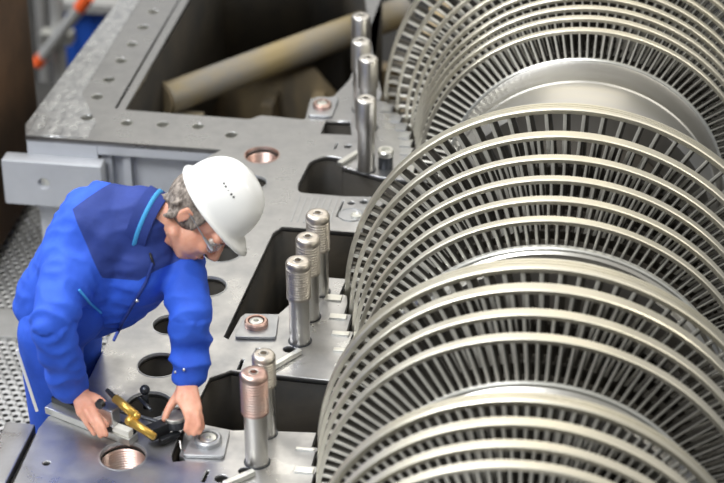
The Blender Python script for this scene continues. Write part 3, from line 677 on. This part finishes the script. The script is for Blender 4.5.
for pc, pn in ((PS, NB), (PS, NS), (PLL, NL), (LS, NLS)):
    bmesh.ops.bisect_plane(b_, geom=b_.verts[:] + b_.edges[:] + b_.faces[:], plane_co=pc, plane_no=pn)
b_.to_mesh(me); b_.free(); me.shade_smooth()
for p in me.polygons:
    c_ = p.center
    low = min(seg_d(c_, relb, rwr), seg_d(c_, lelb, lwr)) < .09
    p.material_index = 1 if ((c_ - PS).dot(NB) > 0 and (c_ - PS).dot(NS) < 0 and (c_ - PLL).dot(NL) > 0 and (c_ - LS).dot(NLS) < 0 and not low) else 0
from mathutils.bvhtree import BVHTree
bvh = BVHTree.FromPolygons([v.co.copy() for v in me.vertices], [tuple(p.vertices) for p in me.polygons])
def on_jacket(px, py, off=.002):
    d = (FW * FPX + RT * (px - 362) + UP * (241.5 - py)).normalized(); r_ = bvh.ray_cast(CAM, d)
    return r_[0] + r_[1] * off if r_[0] is not None else at(px, py, .3)
def piping(name, pts, r, m_, sub=8):
    P = []
    for (x0, y0), (x1, y1) in zip(pts[:-1], pts[1:]):
        P += [on_jacket(x0 + (x1 - x0) * k / sub, y0 + (y1 - y0) * k / sub) for k in range(sub)]
    P.append(on_jacket(*pts[-1])); bm_ = bmesh.new()
    for a_, b_ in zip(P[:-1], P[1:]):
        if (a_ - b_).length < .3: cap(bm_, a_, b_, r, r, 8)
    return obj(name, bm_, m_, jk, smooth=True)
piping('pocket_piping', [(79, 290), (85, 297), (90, 303), (101, 312)], .0035, M['cyan'])
piping('front_placket', [(152, 264), (146, 282), (134, 302), (122, 322), (114, 340)], .0045, M['navy'])
piping('collar_opening', [(150, 254), (153, 264)], .0035, M['black'])
bm = bmesh.new(); bmesh.ops.create_uvsphere(bm, u_segments=12, v_segments=8, radius=.0055, matrix=Matrix.Translation(on_jacket(137, 299, .005))); obj('jacket_button', bm, M['bright'], jk, smooth=True)
# seams, collar, piping
nd = Vector((.92, -.12, -.30)).normalized(); ca_, cb_, cn_ = frame_of(nd)
def collar(name, r0, r1, z0, z1, th, m_, a0, a1, par):
    bm_ = bmesh.new(); n = 40; rows = []
    for k, (r_, z_) in enumerate(((r0, z0), ((r0 + r1) / 2 + .002, (z0 + z1) / 2), (r1, z1), (r1 - th, z1 + .001), ((r0 + r1) / 2 + .002 - th, (z0 + z1) / 2), (r0 - th, z0))):
        rows.append([bm_.verts.new(neck + cn_ * z_ + ca_ * (r_ * math.cos(a0 + (a1 - a0) * i / n)) + cb_ * (r_ * math.sin(a0 + (a1 - a0) * i / n))) for i in range(n + 1)])
    for s_ in range(6):
        A, B = rows[s_], rows[(s_ + 1) % 6]
        for i in range(n): bm_.faces.new((A[i], A[i + 1], B[i + 1], B[i]))
    bm_.faces.new([r_[0] for r_ in rows]); bm_.faces.new([r_[-1] for r_ in rows][::-1]); bmesh.ops.recalc_face_normals(bm_, faces=bm_.faces)
    return obj(name, bm_, m_, par, smooth=False, auto=50)
# find the angle that faces the throat (towards the face side)
ang = math.atan2(F.dot(cb_), F.dot(ca_))
col_ = collar('collar', .090, .080, -.035, .022, .006, M['navy'], ang + .45, ang + 2 * PI - .45, jk)
collar('collar_stripe', .0915, .0868, -.010, .000, .004, M['cyan'], ang + .55, ang + 2 * PI - .55, jk)
# ---- hair
bm = bmesh.new(); ell(bm, h(-.030, .020), HX, .089, .084, .085)
for k in range(60):
    th_ = random.uniform(-1, 1); q = h(-.075 - random.uniform(0, .025) + abs(th_) * .04, random.uniform(-.045, .05), .078 * th_)
    cap(bm, q, q + F * random.uniform(-.015, .01) - U * .018 + (q - h(-.02, .02)).normalized() * .006, .009, .004, 8)
for s_ in (-1, 1): cap(bm, h(.006, .045, .077 * s_), h(.010, -.012, .075 * s_), .012, .006, 10)
def cut(me_):
    b_ = bmesh.new(); b_.from_mesh(me_)
    bmesh.ops.bisect_plane(b_, geom=b_.verts[:] + b_.edges[:] + b_.faces[:], plane_co=h(.018, 0), plane_no=F, clear_outer=True)
    kill = [v for v in b_.verts if (v.co - HO).dot(U) > .075 or ((v.co - HO).dot(U) < -.055)]
    bmesh.ops.delete(b_, geom=kill, context='VERTS'); b_.to_mesh(me_); b_.free()
remesh('hair', bm, .004, 1, M['hair'], person, post=cut)
# ---- hard hat
bm = bmesh.new(); n = 64; rows = []
hc = (-.004, .056); a_f, b_l, hh = .114, .092, .124
for k in range(15):
    t_ = PI / 2 * k / 14; ring = []
    for i in range(n):
        ph = 2 * PI * i / n; s_ = math.cos(t_) ** .78; u_ = math.sin(t_) ** .95
        ridge = .005 * math.exp(-(math.sin(ph) * s_ / .16) ** 2) * min(1, u_ * 2)
        ring.append(bm.verts.new(h(hc[0] + a_f * math.cos(ph) * s_, hc[1] + hh * u_ + ridge - .03 * math.cos(ph) * 0, b_l * math.sin(ph) * s_)))
    rows.append(ring)
out = []
for (ex, dn) in ((.006, -.004), (.011, -.010)):
    ring = []
    for i in range(n):
        ph = 2 * PI * i / n; br = max(0, math.cos(ph)) ** 2.2
        e1 = ex + br * .034 * (ex / .011); ring.append(bm.verts.new(h(hc[0] + (a_f + e1) * math.cos(ph), hc[1] + dn - br * .012 * (ex / .011), (b_l + ex) * math.sin(ph))))
    out.append(ring)
rows = out[::-1] + rows
for A, B in zip(rows[:-1], rows[1:]):
    for i in range(n): j = (i + 1) % n; bm.faces.new((A[i], A[j], B[j], B[i]))
bmesh.ops.remove_doubles(bm, verts=bm.verts, dist=1e-5); bmesh.ops.recalc_face_normals(bm, faces=bm.faces)
hat = obj('hard_hat', bm, M['helmet'], person, smooth=True); md = hat.modifiers.new('thick', 'SOLIDIFY'); md.thickness = .003; md.offset = -1
def dome(ph, t_, off=0):
    s_ = math.cos(t_) ** .78; u_ = math.sin(t_) ** .95; return h(hc[0] + (a_f + off) * math.cos(ph) * s_, hc[1] + (hh + off) * u_, (b_l + off) * math.sin(ph) * s_)
bm = bmesh.new()
for k, (ph, t_) in enumerate(((-1.93, .66), (-1.83, .66), (-1.70, .66), (-1.57, .665), (-1.47, .67))):
    p_ = dome(ph, t_); nrm = (p_ - h(hc[0], hc[1] + .02)).normalized(); tube(bm, p_ - nrm * .002, p_ + nrm * .0012, .0028 if k != 2 else .0012, n=10)
obj('vent_hole', bm, M['black'], hat)
# ---- safety glasses
bm = bmesh.new()
for s_ in (-1, 1):
    cap(bm, h(-.030, .012, .084 * s_), h(.050, .002, .078 * s_), .0016, .0022, 8); cap(bm, h(.050, .002, .078 * s_), h(.084, -.004, .068 * s_), .004, .006, 8, sq=(Lf, .3)); 
    pts = [h(.092 + .010 * (1 - abs(math.cos(a_)) ) - .022 * (max(0, (.036 + .030 * math.cos(a_)) - .02) / .05) , -.006 + .019 * math.sin(a_), (.036 + .030 * math.cos(a_)) * s_) for a_ in [2 * PI * k / 20 for k in range(20)]]
    for k in range(20): tube(bm, pts[k], pts[(k + 1) % 20], .0011, n=6)
gfr = obj('glasses_frame', bm, M['plate2'], person, smooth=True)
bm = bmesh.new()
for s_ in (-1, 1):
    pts = [bm.verts.new(h(.092 + .010 * (1 - abs(math.cos(a_))) - .022 * (max(0, (.036 + .030 * math.cos(a_)) - .02) / .05), -.006 + .019 * math.sin(a_), (.036 + .030 * math.cos(a_)) * s_)) for a_ in [2 * PI * k / 20 for k in range(20)]]
    cv = bm.verts.new(h(.100, -.006, .034 * s_))
    for k in range(20): bm.faces.new((pts[k], pts[(k + 1) % 20], cv))
obj('glasses_lens', bm, M['glass'], gfr, smooth=True)
# ---- folding ruler in the trouser pocket, snaps on cuff
bm = bmesh.new(); p0_, p1_ = aty(17, 350, -.76), aty(37, 411, -.78); a_, b_, d_ = frame_of(p1_ - p0_)
tube(bm, p0_, p1_, .0055, .0055, 4)
tag(obj('folding_ruler', bm, M['white']), 'white folding ruler standing in the technician\'s trouser leg pocket', 'ruler')
bm = bmesh.new()
for q in (on_jacket(184, 369), on_jacket(176, 372)): bmesh.ops.create_uvsphere(bm, u_segments=12, v_segments=8, radius=.0045, matrix=Matrix.Translation(q))
obj('cuff_button', bm, M['bright'], jk, smooth=True)
